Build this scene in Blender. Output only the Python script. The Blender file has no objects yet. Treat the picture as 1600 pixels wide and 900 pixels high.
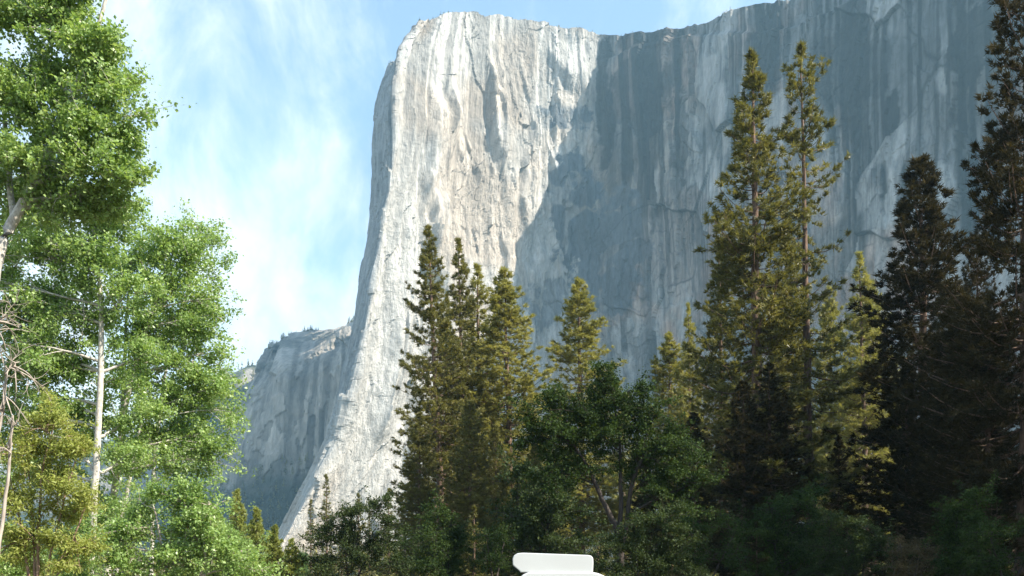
import bpy, bmesh, math, random
import numpy as np
from mathutils import Vector, Matrix

# ------------------------------------------------------------------ basics
S = bpy.context.scene
COL = S.collection
F, CX, HY, EYE = 1400.0, 800.0, 905.0, 1.7      # focal length in photo pixels, centre column, horizon row, eye height
R = math.radians

def wx(px, Y): return (px - CX) / F * Y
def wz(py, Y): return EYE + (HY - py) / F * Y

def link(name, me, mat=None, parent=None):
    o = bpy.data.objects.new(name, me); COL.objects.link(o)
    if mat is not None:
        me.materials.clear(); me.materials.append(mat)
    if parent is not None: o.parent = parent
    return o

def tag(o, label=None, cat=None, group=None, kind=None):
    if label: o['label'] = label
    if cat: o['category'] = cat
    if group: o['group'] = group
    if kind: o['kind'] = kind
    return o

def empty(name, loc, label, cat, group=None):
    o = bpy.data.objects.new(name, None); COL.objects.link(o)
    o.location = loc; o.empty_display_size = 0.3
    return tag(o, label, cat, group)

def np_mesh(name, V, faces, smooth=False, attrs=None):
    """faces: list of int arrays (n,3) or (n,4)"""
    me = bpy.data.meshes.new(name)
    V = np.ascontiguousarray(V, dtype=np.float32)
    me.vertices.add(len(V)); me.vertices.foreach_set('co', V.ravel())
    faces = [f for f in faces if len(f)]
    loops = np.concatenate([f.ravel() for f in faces]).astype(np.int32)
    tot = np.concatenate([np.full(len(f), f.shape[1], np.int32) for f in faces])
    st = np.concatenate([[0], np.cumsum(tot)[:-1]]).astype(np.int32)
    me.loops.add(len(loops)); me.loops.foreach_set('vertex_index', loops)
    me.polygons.add(len(tot)); me.polygons.foreach_set('loop_start', st); me.polygons.foreach_set('loop_total', tot)
    me.polygons.foreach_set('use_smooth', np.full(len(tot), smooth, bool))
    for k, a in (attrs or {}).items():
        a = np.asarray(a, np.float32)
        if a.ndim == 1:
            at = me.attributes.new(k, 'FLOAT', 'POINT'); at.data.foreach_set('value', a)
        else:
            at = me.attributes.new(k, 'FLOAT_COLOR', 'POINT')
            at.data.foreach_set('color', np.concatenate([a, np.ones((len(a), 1), np.float32)], 1).ravel())
    me.update(calc_edges=True)
    return me

# ------------------------------------------------------------------ noise
def _h(ix, iy, seed):
    n = (ix.astype(np.int64) * 374761393 + iy.astype(np.int64) * 668265263 + seed * 1274126177) & 0xFFFFFFFF
    n = ((n ^ (n >> 13)) * 1274126177) & 0xFFFFFFFF
    n = ((n ^ (n >> 16)) * 2246822519) & 0xFFFFFFFF
    return ((n ^ (n >> 15)) & 0xFFFFFF) / float(0xFFFFFF)

def vn(x, y, seed=0):
    ix = np.floor(x); iy = np.floor(y); fx = x - ix; fy = y - iy
    fx = fx*fx*fx*(fx*(fx*6-15)+10); fy = fy*fy*fy*(fy*(fy*6-15)+10)
    a = _h(ix, iy, seed); b = _h(ix+1, iy, seed); c = _h(ix, iy+1, seed); d = _h(ix+1, iy+1, seed)
    return (a*(1-fx)+b*fx)*(1-fy) + (c*(1-fx)+d*fx)*fy          # 0..1

def fbm(x, y, oct=4, seed=0, gain=.5):
    s = 0; a = 1; t = 0
    for k in range(oct):
        s = s + a*vn(x*2**k, y*2**k, seed+17*k); t += a; a *= gain
    return s/t

def ridge(x, y, oct=3, seed=0):
    s = 0; a = 1; t = 0
    for k in range(oct):
        s = s + a*(1-np.abs(2*vn(x*2**k, y*2**k, seed+31*k)-1)); t += a; a *= .5
    return s/t

def cell(x, y, seed=0):
    """jittered cells: nearest id value, gap to second nearest, offset to the centre"""
    ix = np.floor(x); iy = np.floor(y)
    d1 = np.full(x.shape, 9.); d2 = np.full(x.shape, 9.); idv = np.zeros(x.shape); ox = np.zeros(x.shape); oy = np.zeros(x.shape)
    for i in (-1, 0, 1):
        for j in (-1, 0, 1):
            cx = ix+i; cy = iy+j
            dx = cx+_h(cx, cy, seed+1)-x; dy = cy+_h(cx, cy, seed+2)-y
            d = np.sqrt(dx*dx+dy*dy); m = d < d1
            d2 = np.where(m, d1, np.minimum(d2, d)); d1 = np.where(m, d, d1)
            idv = np.where(m, _h(cx, cy, seed+3), idv); ox = np.where(m, dx, ox); oy = np.where(m, dy, oy)
    return idv, d2-d1, ox, oy

def sstep(a, b, x):
    t = np.clip((x-a)/(b-a), 0, 1); return t*t*(3-2*t)

# ------------------------------------------------------------------ materials
def new_mat(name):
    m = bpy.data.materials.new(name); m.use_nodes = True
    nt = m.node_tree; nt.nodes.clear()
    return m, nt, nt.nodes, nt.links

def leaf_mat(name, cols, trans=.35, tcol=1.5, rough=.45, spec=.35):
    m, nt, N, L = new_mat(name)
    at = N.new('ShaderNodeAttribute'); at.attribute_name = 'tint'
    rp = N.new('ShaderNodeValToRGB'); L.new(at.outputs['Fac'], rp.inputs[0])
    el = rp.color_ramp.elements
    for i, c in enumerate(cols):
        p = i/(len(cols)-1)
        e = el[i] if i < 2 else el.new(p)
        e.position = p; e.color = (*c, 1)
    b = N.new('ShaderNodeBsdfPrincipled'); b.inputs['Roughness'].default_value = rough
    b.inputs['Specular IOR Level'].default_value = spec
    L.new(rp.outputs[0], b.inputs['Base Color'])
    t = N.new('ShaderNodeBsdfTranslucent')
    mul = N.new('ShaderNodeMix'); mul.data_type = 'RGBA'; mul.blend_type = 'MULTIPLY'; mul.inputs['Factor'].default_value = 1
    L.new(rp.outputs[0], mul.inputs['A']); mul.inputs['B'].default_value = (tcol*1.15, tcol*1.1, tcol*.6, 1)
    L.new(mul.outputs['Result'], t.inputs[0])
    mx = N.new('ShaderNodeMixShader'); mx.inputs[0].default_value = trans
    L.new(b.outputs[0], mx.inputs[1]); L.new(t.outputs[0], mx.inputs[2])
    o = N.new('ShaderNodeOutputMaterial'); L.new(mx.outputs[0], o.inputs[0])
    return m

def bark_mat(name, c1, c2, scale=6, stretch=.15, bump=.6):
    m, nt, N, L = new_mat(name)
    tc = N.new('ShaderNodeTexCoord'); mp = N.new('ShaderNodeMapping'); L.new(tc.outputs['Object'], mp.inputs[0])
    mp.inputs['Scale'].default_value = (1, 1, stretch)
    n = N.new('ShaderNodeTexNoise'); n.inputs['Scale'].default_value = scale; n.inputs['Detail'].default_value = 6
    n.inputs['Roughness'].default_value = .65; L.new(mp.outputs[0], n.inputs[0])
    rp = N.new('ShaderNodeValToRGB'); L.new(n.outputs[0], rp.inputs[0])
    e = rp.color_ramp.elements; e[0].position = .36; e[0].color = (*c1, 1); e[1].position = .66; e[1].color = (*c2, 1)
    b = N.new('ShaderNodeBsdfPrincipled'); b.inputs['Roughness'].default_value = .9
    L.new(rp.outputs[0], b.inputs['Base Color'])
    bp = N.new('ShaderNodeBump'); bp.inputs['Strength'].default_value = bump; bp.inputs['Distance'].default_value = .04
    L.new(n.outputs[0], bp.inputs['Height']); L.new(bp.outputs[0], b.inputs['Normal'])
    o = N.new('ShaderNodeOutputMaterial'); L.new(b.outputs[0], o.inputs[0])
    return m

def plain_mat(name, col, rough=.4, metal=0, spec=.5, coat=0, noise=0, nscale=4):
    m, nt, N, L = new_mat(name)
    b = N.new('ShaderNodeBsdfPrincipled'); b.inputs['Roughness'].default_value = rough
    b.inputs['Metallic'].default_value = metal; b.inputs['Specular IOR Level'].default_value = spec
    b.inputs['Coat Weight'].default_value = coat
    b.inputs['Base Color'].default_value = (*col, 1)
    if noise:
        tc = N.new('ShaderNodeTexCoord'); n = N.new('ShaderNodeTexNoise'); n.inputs['Scale'].default_value = nscale; n.inputs['Detail'].default_value = 5
        L.new(tc.outputs['Object'], n.inputs[0])
        mx = N.new('ShaderNodeMix'); mx.data_type = 'RGBA'; L.new(n.outputs[0], mx.inputs['Factor'])
        mx.inputs['A'].default_value = (*[c*(1-noise) for c in col], 1); mx.inputs['B'].default_value = (*[min(1, c*(1+noise)) for c in col], 1)
        L.new(mx.outputs['Result'], b.inputs['Base Color'])
    o = N.new('ShaderNodeOutputMaterial'); L.new(b.outputs[0], o.inputs[0])
    return m

def rock_mat(name, scale=1.0, bump=1.0):
    m, nt, N, L = new_mat(name)
    at = N.new('ShaderNodeAttribute'); at.attribute_name = 'rock'
    tc = N.new('ShaderNodeTexCoord')
    mp = N.new('ShaderNodeMapping'); mp.inputs['Scale'].default_value = (1, 1, .22); L.new(tc.outputs['Object'], mp.inputs[0])
    n1 = N.new('ShaderNodeTexNoise'); n1.inputs['Scale'].default_value = .16*scale; n1.inputs['Detail'].default_value = 7; n1.inputs['Roughness'].default_value = .68
    L.new(mp.outputs[0], n1.inputs[0])
    n2 = N.new('ShaderNodeTexNoise'); n2.inputs['Scale'].default_value = .09*scale; n2.inputs['Detail'].default_value = 9; n2.inputs['Roughness'].default_value = .72
    L.new(tc.outputs['Object'], n2.inputs[0])
    r1 = N.new('ShaderNodeMapRange'); r1.inputs['From Min'].default_value = .3; r1.inputs['From Max'].default_value = .7; r1.inputs['To Min'].default_value = .62; r1.inputs['To Max'].default_value = 1.28
    L.new(n1.outputs[0], r1.inputs[0])
    r2 = N.new('ShaderNodeMapRange'); r2.inputs['From Min'].default_value = .3; r2.inputs['From Max'].default_value = .7; r2.inputs['To Min'].default_value = .84; r2.inputs['To Max'].default_value = 1.14
    L.new(n2.outputs[0], r2.inputs[0])
    mm = N.new('ShaderNodeMath'); mm.operation = 'MULTIPLY'; L.new(r1.outputs[0], mm.inputs[0]); L.new(r2.outputs[0], mm.inputs[1])
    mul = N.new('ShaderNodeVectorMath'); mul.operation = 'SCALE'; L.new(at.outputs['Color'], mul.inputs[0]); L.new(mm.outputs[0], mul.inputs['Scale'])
    b = N.new('ShaderNodeBsdfPrincipled'); b.inputs['Roughness'].default_value = .9; b.inputs['Specular IOR Level'].default_value = .25
    L.new(mul.outputs[0], b.inputs['Base Color'])
    ad = N.new('ShaderNodeMath'); L.new(n1.outputs[0], ad.inputs[0]); L.new(n2.outputs[0], ad.inputs[1])
    bp = N.new('ShaderNodeBump'); bp.inputs['Strength'].default_value = bump; bp.inputs['Distance'].default_value = 6.5/scale
    L.new(ad.outputs[0], bp.inputs['Height']); L.new(bp.outputs[0], b.inputs['Normal'])
    o = N.new('ShaderNodeOutputMaterial'); L.new(b.outputs[0], o.inputs[0])
    return m

M = {}
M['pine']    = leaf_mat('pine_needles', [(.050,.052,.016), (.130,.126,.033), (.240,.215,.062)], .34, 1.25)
M['pine_lit']= leaf_mat('pine_needles_lit_tone', [(.12,.125,.036), (.25,.24,.070), (.36,.33,.115)], .38, 1.25)  # brighter copy of the pine needles, sunlight put into the colour
M['pine_shade'] = leaf_mat('pine_needles_shade_tone', [(.018,.017,.008), (.040,.033,.013), (.082,.062,.022)], .25, 1.0, .7, .12)  # darker, browner copy of the pine needles, forest shade put into the colour
M['young']   = leaf_mat('young_needles', [(.12,.15,.035), (.24,.27,.07), (.36,.38,.12)], .38, 1.25)
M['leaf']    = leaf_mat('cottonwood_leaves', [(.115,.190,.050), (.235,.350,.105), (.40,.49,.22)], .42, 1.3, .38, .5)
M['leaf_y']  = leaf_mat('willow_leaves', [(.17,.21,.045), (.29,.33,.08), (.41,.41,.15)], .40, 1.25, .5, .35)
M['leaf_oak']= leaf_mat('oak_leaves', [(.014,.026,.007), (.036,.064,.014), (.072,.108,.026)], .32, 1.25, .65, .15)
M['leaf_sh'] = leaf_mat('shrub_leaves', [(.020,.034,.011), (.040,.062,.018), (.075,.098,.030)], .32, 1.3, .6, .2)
M['brush']   = leaf_mat('dry_brush', [(.045,.036,.018), (.075,.060,.028), (.11,.09,.042)], .25, 1.1, .6, .2)
M['bark']    = bark_mat('pine_bark', (.055,.032,.022), (.20,.125,.085), 7, .2)
M['bark_dk'] = bark_mat('oak_bark', (.02,.014,.011), (.065,.048,.038), 8, .2)
M['bark_wh'] = bark_mat('pale_bark', (.30,.27,.235), (.62,.58,.52), 9, .6, .4)
M['bark_gr'] = bark_mat('dead_twig_bark', (.25,.205,.17), (.46,.40,.34), 9, .3, .4)
M['bark_tn'] = bark_mat('willow_bark', (.17,.10,.07), (.40,.28,.20), 9, .3, .4)
M['rock']    = rock_mat('granite', 1.0, .9)
M['rock_far']= rock_mat('far_granite', .6, .8)

# ------------------------------------------------------------------ cliffs
LV = np.array([0, .1, .25, .35, .5, .6, .68, .75, .85, .93, 1.])
def prof(tv, pv): return np.interp(LV, tv, pv)

def grid_faces(nu, nv):
    i = np.arange(nu*nv).reshape(nu, nv)
    return np.stack([i[:-1, :-1], i[1:, :-1], i[1:, 1:], i[:-1, 1:]], -1).reshape(-1, 4)

def smooth_u(A, k):
    if k < 1: return A
    w = np.hanning(2*k+3)[1:-1]; w /= w.sum()
    P = np.concatenate([np.repeat(A[:1], k, 0), A, np.repeat(A[-1:], k, 0)], 0)
    return sum(w[j]*P[j:j+len(A)] for j in range(2*k+1))

def cliff_surface(cols, step_u, step_v, smooth=4):
    """cols: list of dict(px=array|None, X=array|None, Y=array, rim=py). Returns X,Y,Z grids, arc coordinate"""
    Xc = np.array([c['X'] if c.get('X') is not None else (c['px']-CX)/F*c['Y'] for c in cols])
    Yc = np.array([c['Y'] for c in cols])
    zr = np.array([wz(c['rim'], c['Y'][-1]) for c in cols])
    d = np.hypot(np.diff(Xc[:, 7]), np.diff(Yc[:, 7])); s = np.concatenate([[0], np.cumsum(d)])
    nu = int(s[-1]/step_u); su = np.linspace(0, s[-1], nu)
    nv = int(zr.max()/step_v); tv = np.linspace(0, 1, nv)
    def ex(A):
        B = np.stack([np.interp(su, s, A[:, j]) for j in range(len(LV))], 1)
        B = smooth_u(B, smooth)
        # smooth interpolation across the levels
        out = np.stack([np.interp(tv, LV, B[i]) for i in range(nu)], 0)
        k = max(2, nv//40); w = np.hanning(2*k+3)[1:-1]; w /= w.sum()
        P = np.concatenate([2*out[:, :1]-out[:, 1:k+1][:, ::-1], out, 2*out[:, -1:]-out[:, -k-1:-1][:, ::-1]], 1)
        return sum(w[j]*P[:, j:j+nv] for j in range(2*k+1))
    X = ex(Xc); Y = ex(Yc)
    z = smooth_u(np.interp(su, s, zr)[:, None], smooth)
    Z = z*tv[None, :]
    return X, Y, Z, su, s

def grid_normals(X, Y, Z):
    P = np.stack([X, Y, Z], -1)
    du = np.gradient(P, axis=0); dv = np.gradient(P, axis=1)
    n = np.cross(du, dv); n /= np.linalg.norm(n, axis=-1, keepdims=True)+1e-9
    return n     # du goes right, dv goes up -> points toward the camera (-Y)

def L(*tp): return prof([a for a, b in tp], [b for a, b in tp])

c_S = L((0, 392), (.1, 440), (.25, 505), (.35, 528), (.5, 552), (.6, 563), (.68, 574), (.75, 577), (.85, 577), (.93, 585), (1, 603))
y_S = L((0, 1330), (.25, 1370), (.5, 1390), (1, 1400))
X_S = (c_S-CX)/F*y_S
cols = [
    dict(X=X_S+70, Y=y_S+700, rim=70),
    dict(X=X_S+26, Y=y_S+140, rim=112),
    dict(px=c_S, Y=y_S, rim=102),
    dict(px=c_S+L((0, 24), (.25, 27), (.5, 32), (.75, 38), (.85, 37), (.93, 40), (1, 54)), Y=L((0, 1200), (.25, 1250), (.5, 1270), (.85, 1285), (.93, 1300), (1, 1335)), rim=38),
    dict(px=L((0, 480), (.25, 580), (.5, 630), (.75, 655), (.93, 672), (1, 690)), Y=L((0, 1240), (.25, 1295), (.5, 1325), (.93, 1345), (1, 1368)), rim=22),
    dict(px=L((0, 600), (.25, 660), (.5, 700), (.75, 715), (1, 738)), Y=L((0, 1300), (.25, 1355), (.5, 1390), (1, 1420)), rim=16),
    dict(px=L((0, 730), (.25, 760), (.5, 780), (.75, 790), (1, 790)), Y=L((0, 1370), (.25, 1420), (.5, 1450), (1, 1480)), rim=22),
    dict(px=L((0, 840), (.25, 845), (.5, 850), (1, 855)), Y=L((0, 1440), (.25, 1490), (.5, 1525), (1, 1550)), rim=40),
    dict(px=L((0, 960), (.5, 935), (1, 935)), Y=L((0, 1460), (.5, 1535), (1, 1575)), rim=53),
    dict(px=L((0, 1060), (1, 1010)), Y=L((0, 1365), (.5, 1445), (1, 1490)), rim=41),
    dict(px=L((0, 1120), (1, 1100)), Y=L((0, 1280), (.5, 1350), (1, 1395)), rim=24),
    dict(px=L((0, 1220), (1, 1200)), Y=L((0, 1170), (.5, 1245), (1, 1285)), rim=-8),
    dict(px=L((0, 1400), (1, 1400)), Y=L((0, 1010), (.5, 1085), (1, 1125)), rim=-52),
    dict(px=L((0, 1600), (1, 1600)), Y=L((0, 890), (.5, 955), (1, 1000)), rim=-75),
    dict(px=L((0, 1900), (1, 1900)), Y=L((0, 770), (.5, 820), (1, 870)), rim=-100),
    dict(px=L((0, 2250), (1, 2250)), Y=L((0, 670), (.5, 720), (1, 760)), rim=-100),
]
def build_cliff():
    X, Y, Z, su, s = cliff_surface(cols, 1.9, 2.0, 5)
    nu, nv = X.shape
    U = np.repeat(su[:, None], nv, 1)
    n = grid_normals(X, Y, Z)
    px = CX+F*X/Y; py = HY-F*(Z-EYE)/Y
    t = Z/Z[:, -1:]
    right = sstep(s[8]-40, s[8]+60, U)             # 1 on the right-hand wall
    facet = sstep(s[2]+40, s[2]+110, U)*(1-right)
    # slanted coordinates so that cracks are not perfectly vertical
    a = U + 14*fbm(U/160, Z/200, 2, 5) ; b = Z + 30*fbm(U/70, Z/120, 2, 6)
    D = 34*(fbm(a/150, b/360, 3, 11)-.5)
    D += 15*(ridge(a/62, b/420, 2, 21)-.6)*(1-.45*right)*(1-.7*sstep(.85, 1, t)*facet)+7*(ridge(a/34+2, b/260, 2, 26)-.6)*facet
    rib = ridge(a/22, b/190, 3, 23); D += 6.0*(rib-.6)*(1-.45*right)
    i1, g1, ox, oy = cell(a/40+.9*fbm(U/30, Z/60, 3, 8), b/260+.5*fbm(U/40, Z/60, 3, 18), 31)
    D += ((i1-.5)*6 - ox*5.0*(.3+i1))*.9
    i2, g2, ox2, oy2 = cell(a/17+.5*fbm(U/15, Z/20, 2, 9), b/42, 41)
    rough = sstep(.42, .62, fbm(U/110, Z/150, 2, 77))
    D += ((i2-.5)*2.6 - ox2*1.6)*(.35+.85*rough)*(1-.35*facet)
    i3, g3, ox3, oy3 = cell(a/7.5, b/15, 47)
    D += (i3-.5)*1.5*(.3+rough)
    D += 2.6*(fbm(a/9, b/22, 3, 51)-.5)
    i5, g5, ox5, oy5 = cell((U+.22*Z)/64+.6*fbm(U/50, Z/90, 3, 81), Z/210+.4*fbm(U/60, Z/80, 2, 82), 83)
    facet2 = sstep(s[3]+10, s[3]+70, U)*(1-right)
    D += facet*((i5-.5)*8-ox5*10*sstep(.35, .9, i5))
    def saw(wl, slant, zs, seed, amp):
        ph = (U+slant*Z+75*fbm(U/90, Z/190, 4, seed))/wl; fr = ph-np.floor(ph); k = np.floor(ph)
        am = sstep(.48, .85, .45*_h(k, k*0, seed+1)+.7*vn(k*7.3, Z/zs, seed+2)-.05)*sstep(1.0, .84, t)
        return amp*am*(1-fr)*sstep(0, .22, fr)
    D += facet2*(saw(86, .16, 130, 400, 30)+saw(43, -.10, 90, 410, 17)*sstep(.4, .6, fbm(U/90, Z/200, 2, 412))+saw(23, .12, 60, 420, 8))
    # overlapping curved exfoliation arches on the right wall
    i4, g4, ox4, oy4 = cell(U/105+.3*fbm(U/60, Z/60, 2, 91), Z/150+.3*fbm(U/70, Z/60, 2, 92), 61)
    D += right*((i4-.5)*7 + oy4*8*sstep(.2, .8, i4))
    # broken rim, overhanging bands below the top of the right wall
    topn = sstep(.86, 1., t)
    band = np.floor((1-t)*Z[:, -1:]/9 + 2*fbm(U/60, Z/25, 2, 71))
    D += topn*1.0*(vn(U/14, band*3.7, 5)-.5)
    arch = sstep(.0, .012, t-(.955+.02*np.sin(U/70)))*right
    D -= arch*11*(.3+vn(U/50, U*0, 93))
    D *= 1-.55*(1-sstep(s[2]-10, s[2]+150, U))
    X2 = X+n[..., 0]*D; Y2 = Y+n[..., 1]*D; Z2 = Z+n[..., 2]*D*.4
    # rounded dome on the upper left: pull back and lower near the rim
    rz = (vn(su/34, su*0, 3)-.5)*6+(vn(su/10, su*0, 4)-.5)*1.8
    Z2[:, -6:] += rz[:, None]*np.linspace(0, 1, 6)[None, :]
    # -------- albedo (granite, water streaks, dark diorite, tan lichen areas); shade of right wall and left strip painted in
    base = np.array([.48, .462, .432]); c = np.ones(X.shape+(3,))*base
    mott = fbm(U/34, Z/60, 4, 101)
    c *= (.80+.42*mott)[..., None]
    tan = sstep(.52, .72, fbm(U/120+3, Z/140, 3, 111))
    c *= 1-tan[..., None]*np.array([.02, .10, .17])*1.1
    # right wall: shade painted in as a darker, bluer base; slabs, dark water streaks that hang from the rim, thin dark cracks
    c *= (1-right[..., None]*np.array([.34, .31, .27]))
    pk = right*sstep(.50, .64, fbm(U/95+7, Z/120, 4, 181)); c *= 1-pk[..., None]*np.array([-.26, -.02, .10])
    sx = U+5*fbm(U/30, Z/90, 2, 120)
    st1 = sstep(.46, .66, vn(sx/17, Z/900, 121)*.55+vn(sx/5.5, Z/520, 122)*.45)
    length = .22+.55*vn(U/55, U*0, 124)+.25*(fbm(U/10, Z/60, 2, 125)-.5)
    st = st1*sstep(0, .2, length-(1-t)*1.0)
    slab = (i4-.5)*.50+(i1-.5)*.30+(i2-.5)*.16
    c *= (1+right*slab)[..., None]
    c *= (1-facet*.42*st1*sstep(.5, .9, t+.25*(fbm(U/40, Z/80, 2, 126)-.5)))[..., None]
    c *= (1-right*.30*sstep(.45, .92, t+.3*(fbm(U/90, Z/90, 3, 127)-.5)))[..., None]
    c *= (1+right*.55*(sstep(.46, .60, fbm(U/60, Z/90, 5, 128))-.45))[..., None]
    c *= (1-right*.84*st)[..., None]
    thin = sstep(.62, .80, vn(sx/2.6, Z/260, 129))*sstep(.40, .6, vn(U/60, Z/200, 130)); thin2 = sstep(.60, .74, vn(sx/6.5, Z/700, 133))*sstep(.0, .25, .25+.75*vn(U/28, U*0, 134)-(1-t)); c *= ((1-.5*thin*right)*(1-.62*thin2*right))[..., None]
    fine = sstep(.55, .75, vn(sx/3.2, Z/160, 131)); c *= (1-.22*fine*(.5+.5*right))[..., None]
    def blot(cx, cy, rx, ry, ang=0, rag=.55, seed=0):
        ca, sa = math.cos(R(ang)), math.sin(R(ang)); dx = px-cx; dy = py-cy
        q = np.hypot((dx*ca+dy*sa)/rx, (-dx*sa+dy*ca)/ry)
        q = q + rag*(fbm(U/42, Z/42, 6, 200+seed, .62)-.5)*2.4+.22*(i2-.5)+.12*(i3-.5)
        return 1-sstep(.8, 1.0, q)
    dio = np.clip(blot(935, 375, 75, 70, 20, .5, 1)+blot(960, 440, 52, 60, -30, .5, 2)+blot(895, 300, 42, 65, 5, .6, 3)
                  +blot(975, 350, 26, 70, 0, .4, 4)+blot(885, 180, 40, 26, 0, .7, 5)+.7*blot(850, 470, 34, 50, 20, .5, 8), 0, 1)
    vein = sstep(.80, .88, ridge(U/50, Z/60, 2, 300))*.5
    dk = (dio*(1-vein))[..., None]
    c = c*(1-dk)+dk*np.array([.115, .13, .145])*(.8+.5*mott[..., None])
    strk = np.clip(blot(942, 170, 11, 105, 0, .5, 11)+blot(1190, 70, 10, 75, 0, .4, 12)+blot(1392, 215, 12, 75, 3, .6, 13)
                   +blot(1520, 70, 36, 90, 10, .5, 14)+blot(1415, 300, 10, 70, -8, .5, 15)+.8*blot(1060, 200, 16, 90, 0, .7, 16)
                   +.7*blot(1000, 150, 55, 60, 0, .7, 17)+.5*blot(1330, 110, 70, 60, -25, .7, 18), 0, 1)
    c *= (1-.78*strk)[..., None]
    # pale scars
    sc = sstep(.72, .80, i4*.5+.5*vn(U/22, Z/60, 160))*right
    c = c*(1-.5*sc[..., None])+.5*sc[..., None]*np.array([.56, .55, .53])
    pink = blot(1060, 380, 60, 110, 0, .6, 19)[..., None]; c *= 1-pink*np.array([-.06, .04, .09])
    crack = (np.exp(-(g4/.022)**2)*.65*sstep(.38, .6, fbm(U/60, Z/60, 2, 170))+np.exp(-(g2/.06)**2)*.38*sstep(.5, .65, fbm(U/50, Z/70, 2, 171)))*right
    c *= (1-np.clip(crack, 0, .6))[..., None]
    # left-hand strip: its shade painted in as a darker, bluer grey
    lft_shade = (1-sstep(s[3]-18, s[3]+12, U+16*fbm(U/40, Z/60, 3, 190)-8))*sstep(.15, .4, t); c *= 1-lft_shade[..., None]*np.array([.34, .30, .24])
    c = np.clip(c, .035, .62)
    # -------- top rows running back over the plateau
    back = [(4, 3), (14, 7), (40, 14), (120, 26), (300, 45), (650, 60)]
    ex = [(X2[:, -1]*(1+q*.0002), Y2[:, -1]+q+(vn(su/12, su*0+k, 9)-.5)*q*.3, Z2[:, -1]+h*.45*vn(su/25, su*0+k, 12)) for k, (q, h) in enumerate(back)]
    X2 = np.concatenate([X2]+[e[0][:, None] for e in ex], 1); Y2 = np.concatenate([Y2]+[e[1][:, None] for e in ex], 1)
    Z2 = np.concatenate([Z2]+[e[2][:, None] for e in ex], 1)
    c = np.concatenate([c]+[c[:, -1:]*.9]*len(back), 1)
    V = np.stack([X2, Y2, Z2], -1).reshape(-1, 3)
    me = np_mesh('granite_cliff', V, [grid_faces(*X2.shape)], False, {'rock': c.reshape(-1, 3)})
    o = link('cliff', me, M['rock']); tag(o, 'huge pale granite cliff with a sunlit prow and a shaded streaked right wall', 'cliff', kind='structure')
    return X2, Y2, Z2, nv

CL = build_cliff()

def build_far_cliff():
    lv1 = lambda *tp: L(*tp)
    cl = [
        dict(px=lv1((0, 250), (.5, 330), (.8, 385), (1, 425)), Y=lv1((0, 2500), (.8, 2650), (1, 2800)), rim=560),
        dict(px=lv1((0, 320), (.5, 356), (.72, 386), (.8, 402), (1, 420)), Y=lv1((0, 2150), (.5, 2230), (.8, 2290), (1, 2420)), rim=546),
        dict(px=lv1((0, 400), (.5, 425), (.8, 440), (1, 445)), Y=lv1((0, 2020), (.3, 2150), (.72, 2190), (.77, 2280), (1, 2650)), rim=524),
        dict(px=lv1((0, 470), (1, 495)), Y=lv1((0, 2020), (.3, 2140), (.72, 2170), (.78, 2290), (1, 2680)), rim=515),
        dict(px=lv1((0, 530), (1, 545)), Y=lv1((0, 1960), (.3, 2070), (.74, 2120), (.82, 2200), (1, 2540)), rim=507),
        dict(px=lv1((0, 620), (1, 620)), Y=lv1((0, 1930), (.3, 2000), (.8, 2060), (1, 2200)), rim=490),
        dict(px=lv1((0, 720), (1, 700)), Y=lv1((0, 1930), (.3, 2000), (.8, 2060), (1, 2200)), rim=470),
    ]
    X, Y, Z, su, s = cliff_surface(cl, 4, 4, 4)
    nu, nv = X.shape; U = np.repeat(su[:, None], nv, 1); n = grid_normals(X, Y, Z); t = Z/Z[:, -1:]
    D = 26*(fbm(U/190, Z/400, 3, 311)-.5)+22*(ridge(U/60, Z/300, 3, 312)-.6)
    i1, g1, ox, oy = cell(U/60, Z/140, 331); D += (i1-.5)*18
    i2, g2, ox2, oy2 = cell(U/22, Z/50, 332); D += (i2-.5)*7
    D += 5*(fbm(U/14, Z/30, 3, 333)-.5)
    X = X+n[..., 0]*D; Y = Y+n[..., 1]*D; Z = Z+n[..., 2]*D*.3
    Z[:, -3:] += ((vn(su/16, su*0, 34)-.5)*14)[:, None]*np.array([.3, .7, 1])[None]
    c = np.ones(X.shape+(3,))*np.array([.42, .375, .32])
    c *= (.55+.85*fbm(U/40, Z/60, 5, 341))[..., None]*(.82+.36*i2)[..., None]
    st = sstep(.5, .75, vn(U/14, Z/500, 342)); c *= (1-.5*st*sstep(.2, .5, fbm(U/90, Z/120, 3, 347)))[..., None]
    # wooded ledges and the forest on the talus
    led = sstep(.55, .66, fbm(U/80, Z/40, 3, 343))*sstep(.74, .84, t)*.5
    tal = 1-sstep(.30, .40, t+.12*(fbm(U/60, Z/60, 3, 344)-.5))
    g = np.clip(led+tal, 0, 1)[..., None]
    c = c*(1-g)+g*np.array([.035, .045, .028])
    ex = [(X[:, -1], Y[:, -1]+q, Z[:, -1]+h) for q, h in ((20, 8), (90, 20), (400, 40))]
    X2 = np.concatenate([X]+[e[0][:, None] for e in ex], 1); Y2 = np.concatenate([Y]+[e[1][:, None] for e in ex], 1); Z2 = np.concatenate([Z]+[e[2][:, None] for e in ex], 1)
    c = np.concatenate([c]+[c[:, -1:]*.9]*3, 1)
    me = np_mesh('far_granite_cliff', np.stack([X2, Y2, Z2], -1).reshape(-1, 3), [grid_faces(*X2.shape)], False, {'rock': c.reshape(-1, 3)})
    o = link('distant_cliff', me, M['rock_far']); tag(o, 'hazy blue distant cliff left of the big cliff with a sunlit top', 'cliff', kind='structure')
    return X2, Y2, Z2, nv
FC = build_far_cliff()

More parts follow.
